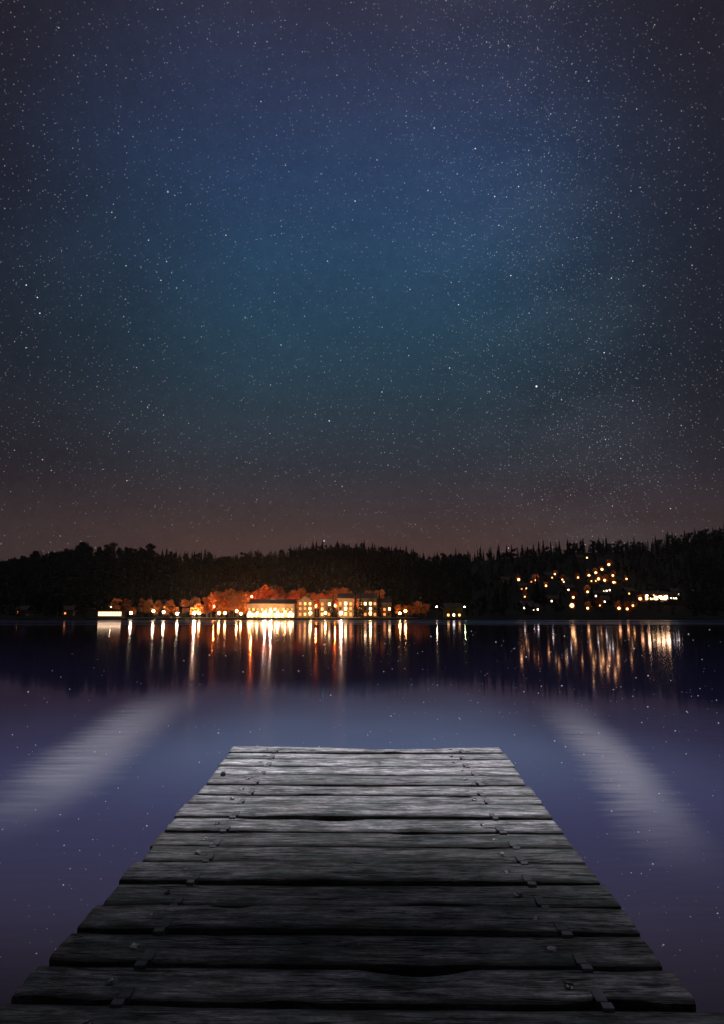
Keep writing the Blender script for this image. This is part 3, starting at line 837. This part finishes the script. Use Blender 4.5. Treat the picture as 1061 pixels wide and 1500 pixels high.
# small peg at the left edge, far end
cx, cy = on_dock(327, 1137)
bm = bmesh.new()
add_box(bm, cx - .016, cx + .016, cy - .016, cy + .016, -.01, .030)
bmesh.ops.bevel(bm, geom=bm.edges[:], offset=.006, segments=2, affect='EDGES')
bm_obj('peg', bm, m_clip, dock)
# bearers and piles under the boards
for x in (-.78, 0.0, .70):
    bm = bmesh.new(); add_box(bm, x - .07, x + .07, -1.35, YB[0] - .12, -.24, -.068)
    bm_obj('bearer', bm, m_beam, dock)
for y in (YB[0] - .5, 2.4, 0.2):
    for x in (-.62, .56):
        bm = bmesh.new(); tube(bm, [(x, y, -2.2), (x, y, -.243)], [.085, .08], 12)
        bm_obj('pile', bm, m_beam, dock)

# ------------------------------------------------------------------ near bank and an unseen tree added to shade the near dock
m_bank = simple('bank_soil', (.05, .045, .03), .95, .35, 1.5)
vs, fs = [], []
for j in range(16):
    for i in range(61):
        x = -30 + i; y = -1.0 - j * 1.2 + .5 * noise.noise(Vector((x * .3, 0, 5)))
        z = -.6 + 1.0 * min(1, j / 2.0) + .12 * noise.noise(Vector((x * .5, y * .5, 2))) + .05 * j
        vs.append((x, y, z))
for j in range(15):
    for i in range(60):
        a = j * 61 + i; fs.append((a, a + 1, a + 62, a + 61))
tag(py_obj('near_bank', vs, fs, m_bank), kind='structure')
t = empty('unseen_shade_tree', (-2.6, -4.0, .4))
tag(t, 'unseen broadleaf tree added on the near bank, its crown shading the near dock', 'tree')
bm = bmesh.new()
tube(bm, [(0, 0, -.6), (.05, .1, 1.2), (.3, .5, 3.6), (.7, 1.2, 6.2), (1.0, 1.8, 8.6)], [.42, .34, .28, .2, .1], 12)
tr = bm_obj('trunk', bm, m_bark, t, smooth=True)
for pts in ([(.4, .7, 4.4), (2.0, 3.2, 7.0), (3.6, 5.8, 8.4)], [(.3, .5, 3.9), (-2.0, 2.8, 6.9), (-4.2, 5.4, 8.3)], [(.6, 1.1, 5.8), (4.4, 1.9, 8.0), (7.4, 3.4, 8.8)], [(.6, 1.1, 5.6), (-3.4, .6, 8.0), (-6.6, 1.4, 8.8)]):
    bm = bmesh.new(); tube(bm, pts, [.17, .11, .04], 8); bm_obj('limb', bm, m_bark, t, smooth=True)
V, Fc = [], []
r = random.Random(5)
while len(Fc) < 28500:
    X, Y, Z = r.uniform(-9, 9), r.uniform(-5, 6.4), r.uniform(8.8, 11.6)
    if noise.noise(Vector((X * .5, Y * .5, Z * .5))) < -.22: continue
    lim = 5.9 + .45 * noise.noise(Vector((X * .6, 1.0, 3.0)))
    if Y > lim or (Y > 0 and (Z - EYE.z) < 1.22 * Y + .1): continue
    u_ = Vector((r.gauss(0, 1), r.gauss(0, 1), r.gauss(0, .6))).normalized(); w_ = u_.orthogonal().normalized() * r.uniform(.08, .13); u_ *= r.uniform(.13, .2)
    P = Vector((X, Y, Z)) - t.location
    b = len(V); V += [tuple(P - u_), tuple(P - w_), tuple(P + u_), tuple(P + w_)]; Fc.append((b, b + 1, b + 2, b + 3))
py_obj('crown', V, Fc, m_broad, t)

# night haze over lake and hills
m_haze = bpy.data.materials.new('haze_air'); m_haze.use_nodes = True
k = N(m_haze.node_tree)
pv = k.n('ShaderNodeVolumePrincipled'); o = k.n('ShaderNodeOutputMaterial')
k.t.links.new(pv.outputs[0], o.inputs['Volume'])
pv.inputs['Color'].default_value = (.86, .86, .90, 1); pv.inputs['Density'].default_value = .00007; pv.inputs['Anisotropy'].default_value = .92
pv.inputs['Density Attribute'].default_value = ''
bm = bmesh.new(); add_box(bm, -960, 960, -90, 860, -6, 112)
tag(bm_obj('haze', bm, m_haze), 'thin night haze over the lake and the far shore', 'haze', kind='stuff')

# ------------------------------------------------------------------ render settings
sc.render.engine = 'CYCLES'
sc.view_settings.view_transform = 'Standard'
sc.view_settings.look = 'None'
sc.view_settings.gamma = 1
sc.view_settings.exposure = 0
cy = sc.cycles
cy.volume_bounces = 0; cy.max_bounces = 5; cy.diffuse_bounces = 2; cy.glossy_bounces = 3; cy.transmission_bounces = 2; cy.transparent_max_bounces = 4
cy.caustics_reflective = False; cy.caustics_refractive = False
cy.sample_clamp_indirect = 3.0
cy.use_denoising = True
cy.use_adaptive_sampling = False
